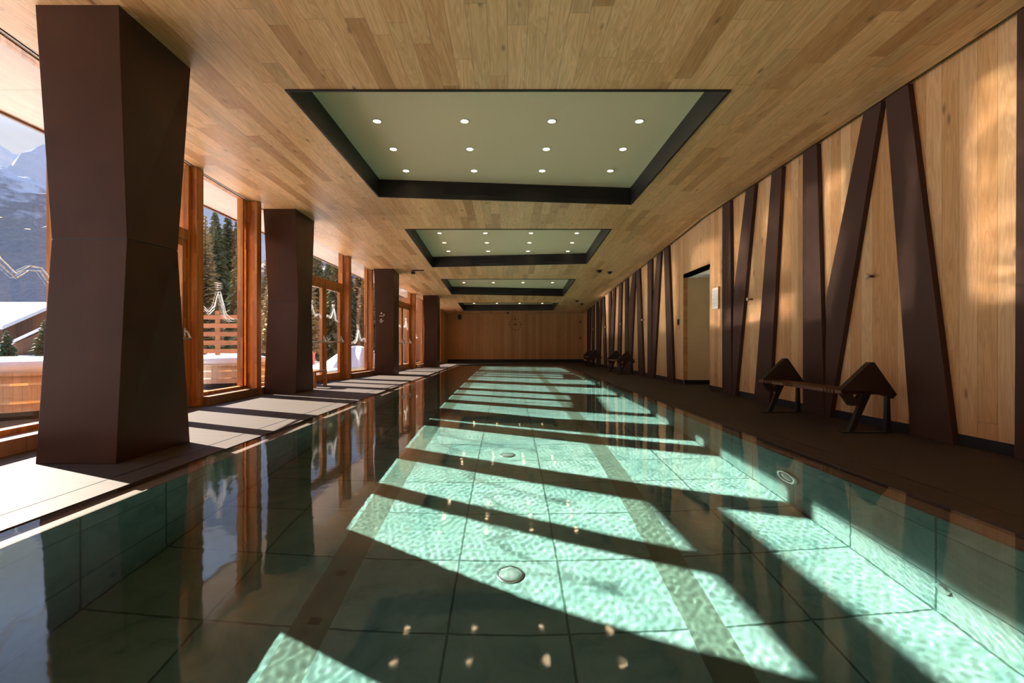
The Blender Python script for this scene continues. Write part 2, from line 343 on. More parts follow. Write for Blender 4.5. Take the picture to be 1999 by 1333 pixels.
# slot drains beside the pool
for sx in (-1, 1):
    o = MB().box(sx*2.7-.007, sx*2.7+.007, BACK_Y+.1, REAR_Y-.3, -.01, .0015).build('slot_drain', M['black'])
    tag(o, 'thin dark slot drain in the sunlit deck along the left pool edge' if sx < 0 else 'thin dark slot drain in the shaded deck along the right pool edge', 'drain', 'slot drains')
mb = MB()      # basin, seen from inside
X0, X1, Y0, Y1 = -POOL_X, POOL_X, POOL_Y0, POOL_Y1
mb.poly([(X0, Y0, -DEPTH), (X1, Y0, -DEPTH), (X1, Y1, -DEPTH), (X0, Y1, -DEPTH)])
L = -.03
mb.poly([(X0, Y0, -DEPTH), (X0, Y1, -DEPTH), (X0, Y1, L), (X0, Y0, L)]); mb.poly([(X1, Y0, -DEPTH), (X1, Y1, -DEPTH), (X1, Y1, L), (X1, Y0, L)])
mb.poly([(X0, Y0, -DEPTH), (X1, Y0, -DEPTH), (X1, Y0, L), (X0, Y0, L)]); mb.poly([(X0, Y1, -DEPTH), (X1, Y1, -DEPTH), (X1, Y1, L), (X0, Y1, L)])
o0, o1, p0, p1 = -LEDGE_X, LEDGE_X, Y0-.19, Y1+.19
mb.poly([(o0, p0, L), (X0, Y0, L), (X0, Y1, L), (o0, p1, L)]); mb.poly([(X1, Y0, L), (o1, p0, L), (o1, p1, L), (X1, Y1, L)])
mb.poly([(o0, p0, L), (o1, p0, L), (X1, Y0, L), (X0, Y0, L)]); mb.poly([(X0, Y1, L), (X1, Y1, L), (o1, p1, L), (o0, p1, L)])
basin = struct(mb.build('pool_basin', M['pool']), 'sunken stone tiled pool basin with two dark lane stripes', 'pool')
basin.cycles.is_caustics_receiver = True
# water sheet with small real ripples; a thin film of it runs over the ledge on both long sides
def water_grid(name, xv, mats, side=False):
    yv = [POOL_Y0-.19]
    while yv[-1] < POOL_Y1+.19: yv.append(yv[-1]+max(.012 if yv[-1] > 1.2 else .03, min(.12, .012+.009*max(0, yv[-1]-5))))
    yv = np.array(yv); yv[-1] = POOL_Y1+.19
    Xg, Yg = np.meshgrid(xv, yv)
    rs = np.random.RandomState(4); Z = np.zeros_like(Xg)
    for lam, amp, n in ((.042, .0000085, 12), (.06, .000012, 10), (.13, .000018, 7), (.35, .00005, 6), (.9, .0002, 5)):
        for _ in range(n):
            a = rs.uniform(0, 2*np.pi); k = 2*np.pi/(lam*rs.uniform(.8, 1.25)); ph = rs.uniform(0, 6.28)
            Z += amp*np.sin(k*(Xg*np.cos(a)+Yg*np.sin(a))+ph)*(.4+.6*np.sin(Xg*rs.uniform(.3, 1.2)+Yg*rs.uniform(.2, .8)+ph)**2)
    ny, nx = Xg.shape
    V = np.stack([Xg, Yg, Z-.006], -1).reshape(-1, 3)
    i = np.arange((ny-1)*(nx-1)); r, c = i//(nx-1), i % (nx-1); a = r*nx+c
    F = np.stack([a, a+1, a+nx+1, a+nx], 1)
    nv, nf = len(V), len(F)
    if side:    # unseen strip added along the left basin wall to carry sun to the floor
        ns = 24; sv = []
        for y in np.linspace(POOL_Y0, POOL_Y1, ns+1): sv += [(-POOL_X+.002, y, -.9), (-POOL_X+.002, y, -.0062)]
        V = np.concatenate([V, np.array(sv)])
        k = nv+2*np.arange(ns); F = np.concatenate([F, np.stack([k, k+1, k+3, k+2], 1)])
    me = bpy.data.meshes.new(name); me.vertices.add(len(V)); me.vertices.foreach_set('co', V.ravel())
    me.loops.add(F.size); me.loops.foreach_set('vertex_index', F.ravel().astype(np.int32)); me.polygons.add(len(F))
    me.polygons.foreach_set('loop_start', (np.arange(len(F))*4).astype(np.int32))
    me.update(calc_edges=True); me.validate()
    me.polygons.foreach_set('use_smooth', np.ones(len(F), dtype=bool))
    for m_ in mats: me.materials.append(m_)
    if side:
        for p in me.polygons[nf:]: p.material_index = 1
        me.normals_split_custom_set_from_vertices([tuple(me.vertices[i].normal) for i in range(nv)]+[(0., 0., 1.)]*(len(V)-nv))
    o = bpy.data.objects.new(name, me); COL.objects.link(o)
    return o
wt = water_grid('pool_water', np.linspace(-POOL_X, POOL_X, 370), [M['water'], M['caustic_helper']], True)
tag(wt, 'clear teal pool water with fine ripples reflecting the room', 'water', kind='stuff')
wt.cycles.is_caustics_caster = True
for sx in (-1, 1):
    o = water_grid('water_film', np.linspace(-LEDGE_X, -POOL_X, 9)[::1] if sx < 0 else np.linspace(POOL_X, LEDGE_X, 9), [M['glass']])
    tag(o, 'thin film of water over the left pool ledge' if sx < 0 else 'thin film of water over the right pool ledge', 'water', kind='stuff')

# ceiling: flat near the camera, sloping down beyond the crease, four openings for the coffers
mb = MB()
def cz(x, y): return (x, y, ceil_z(y))
def strip(xa, xb, ya, yb):
    cuts = sorted({ya, yb} | {q for q in (4.05, 7.43, 9.6, 10.036, 10.4) if ya < q < yb})
    for a, c in zip(cuts, cuts[1:]):
        fx = lambda X, q: X(q) if callable(X) else X
        mb.poly([cz(fx(xa, a), a), cz(fx(xb, a), a), cz(fx(xb, c), c), cz(fx(xa, c), c)])
lx = lambda q: fac_x(q)-.02
RX = WALL_X-.075
prev = BACK_Y
for k, (yn, yl, yr) in enumerate(COFFERS):
    mid0 = prev if k == 0 else max(COFFERS[k-1][1], COFFERS[k-1][2])
    strip(lx, -CX, prev if k == 0 else COFFERS[k-1][1], yl) if False else None
    strip(lx, -CX, mid0, yn); strip(-CX, CX, mid0, yn); strip(CX, RX, mid0, yn)
    ym = max(yl, yr)
    strip(lx, -CX, yn, ym); strip(CX, RX, yn, ym)
    mb.poly([cz(-CX, yl), cz(CX, yr)] + ([cz(-CX, ym)] if yl < yr else [cz(CX, ym)]))
strip(lx, RX, max(COFFERS[-1][1:]), REAR_Y)
ceiling = struct(mb.build('ceiling', M['ceiling']), 'timber board ceiling', 'ceiling')
# roof over everything, and the pale soffit of the overhang outside the glass
struct(MB().box(SOFFIT_X, WALL_X+.6, BACK_Y-.3, REAR_Y+.3, 4.05, 4.3).build('roof', M['black']))
mb = MB()
yy = [BACK_Y-.3, 4.05, 7.43, 9.6, 10.4, REAR_Y+.3]
for a, c in zip(yy, yy[1:]):
    mb.hexa([(SOFFIT_X, a, SOFFIT_Z), (fac_x(max(a, BACK_Y)), a, SOFFIT_Z), (fac_x(min(c, REAR_Y)), c, SOFFIT_Z), (SOFFIT_X, c, SOFFIT_Z),
             (SOFFIT_X, a, 4.05), (fac_x(max(a, BACK_Y)), a, 4.05), (fac_x(min(c, REAR_Y)), c, 4.05), (SOFFIT_X, c, 4.05)])
struct(mb.build('trim_1', M['soffit']), 'pale overhanging soffit outside the windows', 'soffit')
struct(MB().box(SOFFIT_X-.04, SOFFIT_X, BACK_Y-.3, REAR_Y+.3, SOFFIT_Z-.03, 4.1).build('trim_2', M['bench']), 'dark fascia edge of the overhang', 'fascia')
# right wall with the passage opening, rear wall, back wall
DY0, DY1, DZ = 9.9, 11.39, 2.49
mb = MB().box(WALL_X, WALL_X+.1, BACK_Y, DY0, 0, 3.7).box(WALL_X, WALL_X+.1, DY0, DY1, DZ, 3.7).box(WALL_X, WALL_X+.1, DY1, REAR_Y, 0, 3.7)
struct(mb.build('wall_right', M['wall']), 'right wall of pale vertical boards', 'wall')
struct(MB().box(fac_x(REAR_Y)-.3, WALL_X+.1, REAR_Y, REAR_Y+.1, 0, 3.9).build('wall_rear', M['rear']), 'far end wall of darker vertical boards', 'wall')
struct(MB().box(-3.6, WALL_X+.1, BACK_Y-.1, BACK_Y, 0, 4.0).build('wall_back', M['rear']))
struct(MB().box(WALL_X-.012, WALL_X, BACK_Y, DY0, 0, .1).box(WALL_X-.012, WALL_X, DY1, REAR_Y, 0, .1).build('baseboard_right', M['skirting']))
struct(MB().box(-3.3, WALL_X, REAR_Y-.012, REAR_Y, 0, .17).build('baseboard_rear', M['skirting']))
# passage behind the opening
mb = MB().box(WALL_X+.1, WALL_X+2.6, DY1, DY1+.1, 0, 2.7).box(WALL_X+.1, WALL_X+2.6, DY0-.12, DY0-.02, 0, 2.7).box(WALL_X+2.5, WALL_X+2.6, DY0-.02, DY1, 0, 2.7)
struct(mb.build('wall_passage', M['plaster']), 'olive plaster walls of the side passage', 'wall')
struct(MB().box(WALL_X, WALL_X+2.5, DY0-.02, DY1, DZ, DZ+.08).build('ceiling_passage', M['white']))
struct(MB().box(WALL_X+.02, WALL_X+2.5, DY1-.012, DY1, 0, .1).build('baseboard_passage', M['skirting']))
# left end wall beyond the last window
mb = MB().prism([(fac_x(24.8)-.15, 24.8, 0), (fac_x(24.8)+.02, 24.8, 0), (fac_x(REAR_Y)+.02, REAR_Y, 0), (fac_x(REAR_Y)-.15, REAR_Y, 0)], (0, 0, 3.6))
struct(mb.build('wall_left', planks('left_end_boards', 'Y', 'Z', .3, 9, [(0, (.5, .27, .11)), (1, (.62, .37, .18))], .5, .012, .5, .4, 6.)), 'short pale board wall at far left corner', 'wall')

# ------------------------------------------------------------------ ceiling coffers: black frame, green panel, two grilles, downlights
CO_NAMES = ['nearest', 'second', 'third', 'farthest']
HC = .30
lamp_proto = None
for k, (yn, yl, yr) in enumerate(COFFERS):
    t = thing('ceiling_coffer', f'{CO_NAMES[k]} black framed ceiling coffer with pale green panel' + (' and crossing the image widest' if k == 0 else ''), 'ceiling coffer', (0, yn, ceil_z(yn)), 0, 'ceiling coffers in a row')
    og = Vector(t.location)
    def L_(x, y, dz=0): return Vector((x, y, ceil_z(y)+dz))-og
    mb = MB(); ww = .03
    cor = [(-CX, yn), (CX, yn), (CX, yr), (-CX, yl)]
    inn = [(-CX+ww, yn+ww), (CX-ww, yn+ww), (CX-ww, yr-ww), (-CX+ww, yl-ww)]
    for j in range(4):
        a, c = cor[j], cor[(j+1) % 4]; ai, ci = inn[j], inn[(j+1) % 4]
        mb.hexa([L_(*a, -.012), L_(*c, -.012), L_(*ci, -.012), L_(*ai, -.012), L_(*a, HC+.02), L_(*c, HC+.02), L_(*ci, HC+.02), L_(*ai, HC+.02)])
    mb.build('frame', M['black'], t)
    MB().hexa([L_(*inn[0], HC), L_(*inn[1], HC), L_(*inn[2], HC), L_(*inn[3], HC), L_(*inn[0], HC+.04), L_(*inn[1], HC+.04), L_(*inn[2], HC+.04), L_(*inn[3], HC+.04)]).build('panel', M['coffer'], t)
    for sx in (-1, 1):      # air grilles on the far band
        xa, xb = (-1.17, -.05) if sx < 0 else (.98, 2.05)
        f = lambda x: yl+(yr-yl)*(x+CX)/(2*CX)-ww
        g = MB()
        g.hexa([L_(xa, f(xa)-.006, .07), L_(xb, f(xb)-.006, .07), L_(xb, f(xb)-.001, .07), L_(xa, f(xa)-.001, .07), L_(xa, f(xa)-.006, .23), L_(xb, f(xb)-.006, .23), L_(xb, f(xb)-.001, .23), L_(xa, f(xa)-.001, .23)])
        for q in range(5):
            z0 = .085+q*.03
            g.hexa([L_(xa+.02, f(xa+.02)-.02, z0), L_(xb-.02, f(xb-.02)-.02, z0), L_(xb-.02, f(xb-.02)-.005, z0+.008), L_(xa+.02, f(xa+.02)-.005, z0+.008),
                    L_(xa+.02, f(xa+.02)-.02, z0+.004), L_(xb-.02, f(xb-.02)-.02, z0+.004), L_(xb-.02, f(xb-.02)-.005, z0+.012), L_(xa+.02, f(xa+.02)-.005, z0+.012)])
        g.build('air_grille', M['leg'], t)
    nr = 4
    for r in range(nr):
        for c in range(4):
            x = -1.72+c*1.1467; y = yn+.45+r*.905
            if y > min(yl, yr)-.25: continue
            row = ['front', 'second', 'third', 'fourth'][r]
            lab = f'round warm downlight, {ORD[c]} from the left in {row} row of {CO_NAMES[k]} ceiling coffer'
            loc = (x, y, ceil_z(y)+HC)
            if lamp_proto is None:
                lamp_proto = thing('downlight', lab, 'light', loc, 0, 'coffer downlights')
                MB().lathe([(.064, 0.0), (.064, -.006), (.050, -.008), (.050, 0.0)], 20).build('trim_ring', M['steel'], lamp_proto, smooth=False)
                MB().lathe([(.049, -.001), (.049, -.005)], 20).build('lamp_disc', M['lamp'], lamp_proto)
            else: dup(lamp_proto, loc, lab)

# ------------------------------------------------------------------ faceted pillars
def pillar(name, label, levels, mats, sign=None):
    base = levels[0][0]
    t = thing(name, label, 'pillar', (base[0][0], base[0][1], 0), 0, 'faceted brown metal pillars')
    og = Vector(t.location)
    for j, nm in ((0, 'lower_casing'), (1, 'upper_casing')):
        b0 = [Vector(p)-og for p in levels[j]] if False else None
        lo = [Vector((*p, levels[j][1]))-og for p in levels[j][0]]; hi = [Vector((*p, levels[j+1][1]))-og for p in levels[j+1][0]]
        if j == 1: lo = [p+Vector((0, 0, .008)) for p in lo]
        MB().hexa(lo+hi).build(nm, mats, t, bevel=.004)
    c = [Vector((*p, levels[1][1]))-og for p in levels[1][0]]; m_ = sum(c, Vector())/4
    MB().hexa([m_+(p-m_)*.985-Vector((0, 0, .004)) for p in c]+[m_+(p-m_)*.985+Vector((0, 0, .012)) for p in c]).build('joint', M['black'], t)
    return t
def quad(xl, xr, yf, yb, xrb=None, xlb=None): return [(xl, yf), (xr, yf), (xr if xrb is None else xrb, yb), (xl if xlb is None else xlb, yb)]
pillar('pillar', 'huge faceted brown metal pillar nearest the camera at left edge',
       [(quad(-3.595, -2.982, 3.70, 4.55, -2.975), 0), (quad(-3.50, -2.92, 3.73, 4.20, -2.85), 1.715), (quad(-3.68, -3.03, 3.785, 4.66, -3.04), ceil_z(0)+.01)], M['metal'])
pillar('pillar', 'second brown pillar from the camera, plain, beside the first glazed double door',
       [(quad(-4.57, -3.97, 9.10, 10.0, -4.0), 0), (quad(-4.50, -3.93, 9.12, 9.75, -3.94), 1.715), (quad(-4.74, -4.12, 9.42, 10.35, -4.12), ceil_z(9.45)+.01)], M['metal'])
p3 = pillar('pillar', 'third brown pillar from the camera with pale symbols on its face',
       [(quad(-4.10, -3.51, 14.9, 15.6, -3.5), 0), (quad(-4.06, -3.5, 14.9, 15.4, -3.46), 1.66), (quad(-4.14, -3.54, 15.0, 15.9, -3.56), ceil_z(15)+.01)], M['metal'])
pillar('pillar', 'farthest brown pillar on the left beside the last window',
       [(quad(-3.48, -2.92, 20.0, 20.7, -2.9), 0), (quad(-3.45, -2.91, 20.0, 20.5, -2.86), 1.6), (quad(-3.53, -2.94, 20.15, 21.0, -2.95), ceil_z(20.2)+.01)], M['metal'])
# pale symbols on the third pillar
sg = thing('symbol_sign', 'pair of small pale symbols fixed on the third brown pillar', 'sign', (-3.86, 14.893, 1.75))
def flat(pts, wd): # flat ribbon strokes in XZ
    mb = MB()
    for a, c in zip(pts, pts[1:]):
        a, c = Vector(a), Vector(c); d = (c-a).normalized(); n = Vector((-d.z, 0, d.x))*wd
        e = d*wd*.5
        mb.prism([a-n-e, c-n+e, c+n+e, a+n-e], (0, -.006, 0))
    return mb
u = .0165/19.04*19.04/1.0
def pp(px, py): return ((px-560)/19.04*.01575*1.0, 0, -(py-620)/19.04*.01575)
flat([pp(470, 545), pp(610, 545), pp(640, 510), pp(630, 470)], .010).lathe([(.026, 0), (.026, -.006)], 14, (pp(535, 445)[0], 0, pp(535, 445)[2]), 'y').build('upper_symbol', M['pale'], sg)
flat([pp(545, 650), pp(500, 680), pp(480, 725), pp(500, 765), pp(545, 795), pp(545, 650)], .009).build('lower_symbol', M['pale'], sg)
flat([pp(545, 700), pp(620, 735), pp(545, 745)], .007).build('lower_symbol', M['pale'], sg)

# ------------------------------------------------------------------ glazed facade: timber fins, windows, double doors
def fin(y, wd, th, label, dx=-.04):
    x = fac_x(y)+dx; h = ceil_z(y+th/2)-.003
    t = thing('timber_post', label, 'post', (x, y, 0), 0, 'glued timber posts of the glazed wall')
    MB().box(-wd/2, wd/2, -th/2, th/2, 0, h+.0).build('post_body', M['timber'], t, bevel=.004)
    return t
FINS = [(-2.6, .3, .16, 'orange timber post behind the camera in the glazed wall'),
        (.6, .3, .16, 'orange timber post at the left beside the camera in the glazed wall'),
        (4.86, .26, .14, 'orange timber post hidden behind the nearest brown pillar'),
        (7.28, .25, .16, 'orange timber post just right of the nearest brown pillar', -.08),
        (8.98, .32, .16, 'wide orange timber post just left of the second brown pillar'),
        (11.12, .22, .14, 'orange timber post half hidden behind the second brown pillar'),
        (13.46, .26, .2, 'orange timber post just right of the first visible glazed double door'),
        (15.22, .22, .16, 'orange timber post touching the left side of the third brown pillar'),
        (17.55, .22, .14, 'orange timber post showing as a sliver right of the third brown pillar'),
        (19.85, .3, .2, 'orange timber post just right of the far glazed double door'),
        (21.7, .22, .16, 'orange timber post behind the farthest brown pillar'),
        (24.6, .22, .16, 'orange timber post at the far left corner beside the board wall')]
for f in FINS: fin(*f)
def along(ya, yb):  # frame between two facade points
    A = Vector((fac_x(ya), ya, 0)); B = Vector((fac_x(yb), yb, 0)); d = (B-A); L = d.length; d.normalize(); n = Vector((d.y, -d.x, 0))  # n points into the room
    return A-n*.11, d, n, L
def bar(mb, A, d, n, s0, s1, n0, n1, z0, z1):
    p = [A+d*s0+n*n0, A+d*s1+n*n0, A+d*s1+n*n1, A+d*s0+n*n1]
    mb.hexa([q+Vector((0, 0, z0)) for q in p]+[q+Vector((0, 0, z1)) for q in p])
SKY = [  # skyline line drawing on the glass: strokes in (along, height) metres
    [(0, .0), (.12, .10), (.22, .10), (.36, .02), (.5, .12), (.62, .36), (.68, .38), (.86, .02), (1.1, -.06), (1.3, -.04)],
    [(0, -.06), (.13, .07), (.24, .06), (.36, -.02), (.5, .07), (.60, .32), (.68, .33), (.83, -.03), (1.05, -.10), (1.3, -.08)],
    [(.62, .33), (.70, .18), (.79, -.02), (.95, -.12)]]
def decal(mb, A, d, n, s0, L, z, sc, flip=False):
    for stv in SKY:
        pts = []
        for (a, h) in stv:
            a = a*sc
            if a > L: break
            q = (L-a) if flip else a
            pts.append(A+d*(s0+q)+n*.016+Vector((0, 0, z+h*sc)))
        if len(pts) > 1: mb.tube(pts, .0045, 5)
    cx = .65*sc
    if cx+.07 < L:
        q = (L-cx) if flip else cx
        for j in range(4):
            r = .075-.012*j
            mb.tube([A+d*(s0+q-r)+n*.018+Vector((0, 0, z+(.41+.035*(3-j))*sc)), A+d*(s0+q+r)+n*.018+Vector((0, 0, z+(.41+.035*(3-j))*sc))], .007, 5)
WCOUNT = 0
def window(ya, yb, label, dec=None, sill=True, mull=0):
    global WCOUNT; WCOUNT += 1
    A, d, n, L = along(ya, yb)
    t = bpy.data.objects.new(f'window_{WCOUNT}', None); COL.objects.link(t); t.location = A; struct(t, label, 'window')
    A0 = Vector((0, 0, 0)); h = SOFFIT_Z
    mb = MB()
    bar(mb, A0, d, n, 0, .05, -.05, .05, .13, h); bar(mb, A0, d, n, L-.05, L, -.05, .05, .13, h); bar(mb, A0, d, n, 0, L, -.05, .05, .13, .18)
    bar(mb, A0, d, n, 0, L, -.05, .05, h-.012, h)
    if mull: bar(mb, A0, d, n, L-.16, L-.10, -.05, .05, .13, h)
    mb.build('window_frame', M['timber'], t)
    mb = MB(); bar(mb, A0, d, n, .05, L-.05, -.008, .008, .18, h-.012); mb.build('pane', M['glass'], t)
    mb = MB(); bar(mb, A0, d, n, .0, L, -.06, .25, 0, .13); mb.build('sill', M['sill'], t, bevel=.004)
    if dec:
        mb = MB(); decal(mb, A0, d, n, .05, L-.1, *dec); mb.build('skyline_film', M['white'], t)
    return t
DCOUNT = 0
def door(ya, yb, label, dec=True):
    global DCOUNT; DCOUNT += 1
    A, d, n, L = along(ya, yb)
    t = bpy.data.objects.new(f'door_{DCOUNT}', None); COL.objects.link(t); t.location = A; struct(t, label, 'door')
    A0 = Vector((0, 0, 0)); h = SOFFIT_Z; HD = 2.44
    mb = MB()
    bar(mb, A0, d, n, 0, .07, -.06, .06, 0, h); bar(mb, A0, d, n, L-.07, L, -.06, .06, 0, h); bar(mb, A0, d, n, .07, L-.07, -.06, .06, HD, HD+.15); bar(mb, A0, d, n, 0, L, -.06, .06, h-.012, h); bar(mb, A0, d, n, .07, L-.07, -.06, .06, 0, .03)
    mb.build('door_frame', M['timber'], t, bevel=.003)
    mb = MB(); bar(mb, A0, d, n, .07, L-.07, -.008, .008, HD+.15, h-.012); mb.build('pane', M['glass'], t)
    c = L/2
    for k, (a, e) in enumerate(((.075, c-.004), (c+.004, L-.075))):
        st = .115
        mb = MB()
        bar(mb, A0, d, n, a, a+st, -.035, .04, .035, HD-.004); bar(mb, A0, d, n, e-st, e, -.035, .04, .035, HD-.004)
        bar(mb, A0, d, n, a+st, e-st, -.035, .04, .035, .035+.15); bar(mb, A0, d, n, a+st, e-st, -.035, .04, HD-.10, HD-.004)
        lf = mb.build('door_leaf', M['timber'], t, bevel=.003)
        mb = MB(); bar(mb, A0, d, n, a+st, e-st, -.006, .006, .185, HD-.10); mb.build('pane', M['glass'], lf)
        mb = MB()
        P = lambda s_, n_, z_: A0+d*s_+n*n_+Vector((0, 0, z_))
        mb.tube([P(a+.06, .12, 1.0), P(e-.06, .12, 1.0)], .016, 8)
        for q in (a+.06, e-.06):
            mb.tube([P(q, .04, 1.12), P(q, .075, 1.1), P(q, .12, 1.0)], [.02, .018, .02], 8)
            bar(mb, A0, d, n, q-.025, q+.025, .04, .06, 1.03, 1.16)
        hb = mb.build('push_bar', M['steel'], lf); hb['label'] = 'steel push bar'
        if dec:
            mb = MB(); decal(mb, A0, d, n, a+st, e-a-2*st, 1.62, .72, k == 0); mb.build('skyline_film', M['white'], lf)
    return t
window(-2.52, .52, 'window beside the camera, left out of frame')
window(.68, 4.79, 'tall window at left frame edge looking to snowy mountain', (1.52, 1.15, True))
door(4.93, 7.2, 'glazed double door behind the nearest brown pillar')
window(7.36, 8.9, 'tall window between the nearest and second pillars', (1.42, 1.0), mull=1)
window(9.06, 11.05, 'narrow strip of window left of the second pillar')
door(11.19, 13.36, 'glazed double door right of the second pillar with steel push bars')
window(13.56, 15.14, 'tall window between double door and third pillar', (1.05, .9, True))
window(15.3, 17.48, 'window behind the third pillar')
door(17.62, 19.75, 'far glazed double door right of the third pillar')
window(19.95, 21.62, 'narrow window left of the farthest pillar', (1.3, .8))
window(21.78, 24.5, 'window behind the farthest pillar')

# ------------------------------------------------------------------ right wall: brown strips, pegs, sign, sensor
def wy(px, X=4.04): return 950*X/(px-992)
WS = [  # top-left, top-right, bottom-left, bottom-right (positions along the wall), polygon tip for the split pairs
    ('A', 1985, 2080, 1980, 2075), ('B', 1728, 1771.5, 1777, 1861), ('C', 1685, 1720.5, 1609.5, 1619, (1612.7, 1.53)), ('D', 1567, 1594, 1567, 1609),
    ('E', 1506, 1526.5, 1471.5, 1501.5), ('G', 1455.6, 1473.6, 1428.4, 1435, (1431.8, 1.86)), ('F', 1410, 1425, 1409.5, 1428),
    ('H', 1295.6, 1304.5, 1302.5, 1314.5), ('J', 1281.8, 1290, 1271.5, 1276, (1274, 2.1)), ('I', 1263.7, 1272, 1263.7, 1271.3), ('K', 1241.6, 1248, 1246, 1256),
    ('M', 1234.4, 1240, 1227, 1230.5, (1227.2, 2.3)), ('L', 1219.8, 1225, 1219, 1226.8), ('N', 1208, 1213.5, 1204, 1210),
    ('P', 1196.7, 1200.6, 1192.8, 1195, (1193, 2.25)), ('O', 1188, 1192, 1187.6, 1192.6), ('Q', 1175, 1179, 1178.8, 1183),
    ('S', 1171, 1174.3, 1168.2, 1170, (1168.4, 2.2)), ('R', 1163.6, 1166.7, 1163.6, 1168), ('T', 1155.8, 1159, 1154.2, 1158.4), ('V', 1150, 1153, 1148.6, 1150), ('U', 1145.6, 1148, 1145.6, 1148.4)]
lean = {'A': 'upright, cut by the right image edge', 'B': 'leaning, wide at the floor', 'C': 'slanted right arm of a V', 'D': 'upright left arm of a V', 'E': 'leaning right, behind the near bench end',
        'G': 'slanted right arm of a V beside the passage', 'F': 'upright, just right of the passage opening', 'H': 'leaning left, just left of the passage opening'}
for i, w_ in enumerate(WS):
    yt = [wy(w_[1]), wy(w_[2])]; yb = [wy(w_[3]), wy(w_[4])]
    pts = [(yb[0], .0), (yb[1], .0), (yt[1], ceil_z(yt[1])), (yt[0], ceil_z(yt[0]))]
    if len(w_) > 5: pts.append((wy(w_[5][0]), w_[5][1]))
    pts = [(0, y, z) for y, z in pts]
    y0 = pts[0][1]
    lab = f'{ORD[i]} brown metal strip from the camera on the right wall, ' + lean.get(w_[0], 'slanted arm of a V' if len(w_) > 5 else ('upright' if abs(w_[1]-w_[3]) < 2 else 'leaning'))
    o = MB().prism([(0, p[1]-y0, p[2]) for p in pts], (.06, 0, 0)).build('wall_strip', M['strip'], bevel=.003)
    o.location = (4.04+(.0015 if len(w_) > 5 else 0), y0, 0)
    tag(o, lab, 'wall strip', 'brown strips on the right wall')
pegs = None
for i, y in enumerate((5.46, 8.17, 14.64, 17.47, 20.22, 23.05)):
    wh = ['nearest the camera, above the bench', 'second from the camera, near the passage', 'just beyond the passage', 'fourth from the camera', 'fifth from the camera', 'farthest from the camera'][i]
    lab = f'small round wooden coat peg on the right wall, {wh}'
    if pegs is None:
        pegs = thing('coat_peg', lab, 'peg', (WALL_X, y, 1.68), 0, 'wooden coat pegs')
        MB().tube([(0, 0, 0), (-.07, 0, 0)], .013, 10).build('stem', M['bench'], pegs)
        MB().lathe([(.012, -.055), (.028, -.062), (.033, -.075), (.030, -.09), (.018, -.098)], 14, axis='x').build('knob', M['tub'], pegs, smooth=True)
    else: dup(pegs, (WALL_X, y, 1.68), lab)
t = thing('notice_board', 'pale printed notice on wooden plate right of the passage opening', 'notice', (WALL_X, 9.57, 1.83))
MB().box(-.03, 0, -.14, .14, -.21, .22).build('plate', M['wall'], t, bevel=.003)
MB().box(-.033, -.03, -.11, .125, -.2, .2).build('sheet', M['paper'], t)
mb = MB()
for q in range(12): mb.box(-.0345, -.033, -.09, .10-(q % 3)*.03, .15-q*.026, .157-q*.026)
mb.build('print', M['ink'], t)
t = thing('wall_sensor', 'small black sensor box left of the passage opening', 'sensor', (WALL_X, 11.7, 1.47))
MB().box(-.025, 0, -.05, .05, -.07, .07).build('housing', M['black'], t, bevel=.006)
MB().lathe([(.02, -.025), (.018, -.03)], 12, axis='x').build('eye', M['leg'], t)

# ------------------------------------------------------------------ benches along the right wall
def make_bench(label):
    t = thing('bench', label, 'bench', (3.42, 5.0, 0), 0, 'timber benches along the right wall')
    Lb = 1.62
    # seat plank, notched along its front edge
    pts = [(0, 0)]
    for y0 in (.10, .86, Lb-.30):
        for k in range(4):
            y = y0+k*.055; pts += [(0, y), (.05, y+.03), (.05, y+.042), (0, y+.022)]
    pts += [(0, Lb+.02), (.33, Lb+.02), (.33, 0)]
    MB().prism([(x, y, .405) for x, y in pts], (0, 0, .035)).build('seat', M['bench'], t)
    for k, yo in enumerate((0, Lb-.07)):
        e = MB()
        e.prism([(0, yo, .440), (.305, yo, .730), (.345, yo, .730), (.575, yo, .40), (.535, yo, .355), (.41, yo, .40), (.02, yo, .40)], (0, .07, 0))
        ep = e.build('end_panel', M['bench_end'], t)
        h = MB(); q = yo+.01       # lower bracket with a triangular hole
        h.prism([(.0, q, .42), (.10, q, .283), (.167, q, .338), (.115, q, .42)], (0, .05, 0))
        h.prism([(.10, q, .283), (.235, q, .283), (.167, q, .338)], (0, .05, 0))
        h.prism([(.235, q, .283), (.325, q, .42), (.219, q, .42), (.167, q, .338)], (0, .05, 0))
        h.build('bracket', M['bench_end'], ep)
        MB().prism([(.085, q, 0), (.135, q, 0), (.325, q, .42), (.25, q, .42)], (0, .045, 0)).build('leg', M['leg'], t)
        MB().prism([(.47, q, 0), (.525, q, 0), (.512, q, .37), (.483, q, .39)], (0, .045, 0)).build('leg', M['leg'], t)
        MB().prism([(.02, yo+.005, 0), (.55, yo+.005, 0), (.55, yo+.005, .012), (.02, yo+.005, .012)], (0, .06, 0)).build('foot_rail', M['leg'], t)
    return t
bench = make_bench('nearest dark timber bench with peaked end panels against the right wall')
dup(bench, (3.42, 15.3, 0), 'middle dark timber bench with peaked ends, beyond the passage')
dup(bench, (3.42, 20.7, 0), 'farthest dark timber bench with peaked ends, near the far wall')
t = thing('low_bench', 'low orange timber bench peeking out behind the second brown pillar', 'bench', (-4.3, 10.75, 0))
MB().box(-.17, .17, -.35, .35, .32, .36).build('seat', M['timber'], t, bevel=.004)
for k in (-1, 1):
    for q in (-1, 1): MB().box(q*.14-.03, q*.14+.03, k*.31-.035, k*.31+.035, 0, .32).build('leg', M['timber'], t)

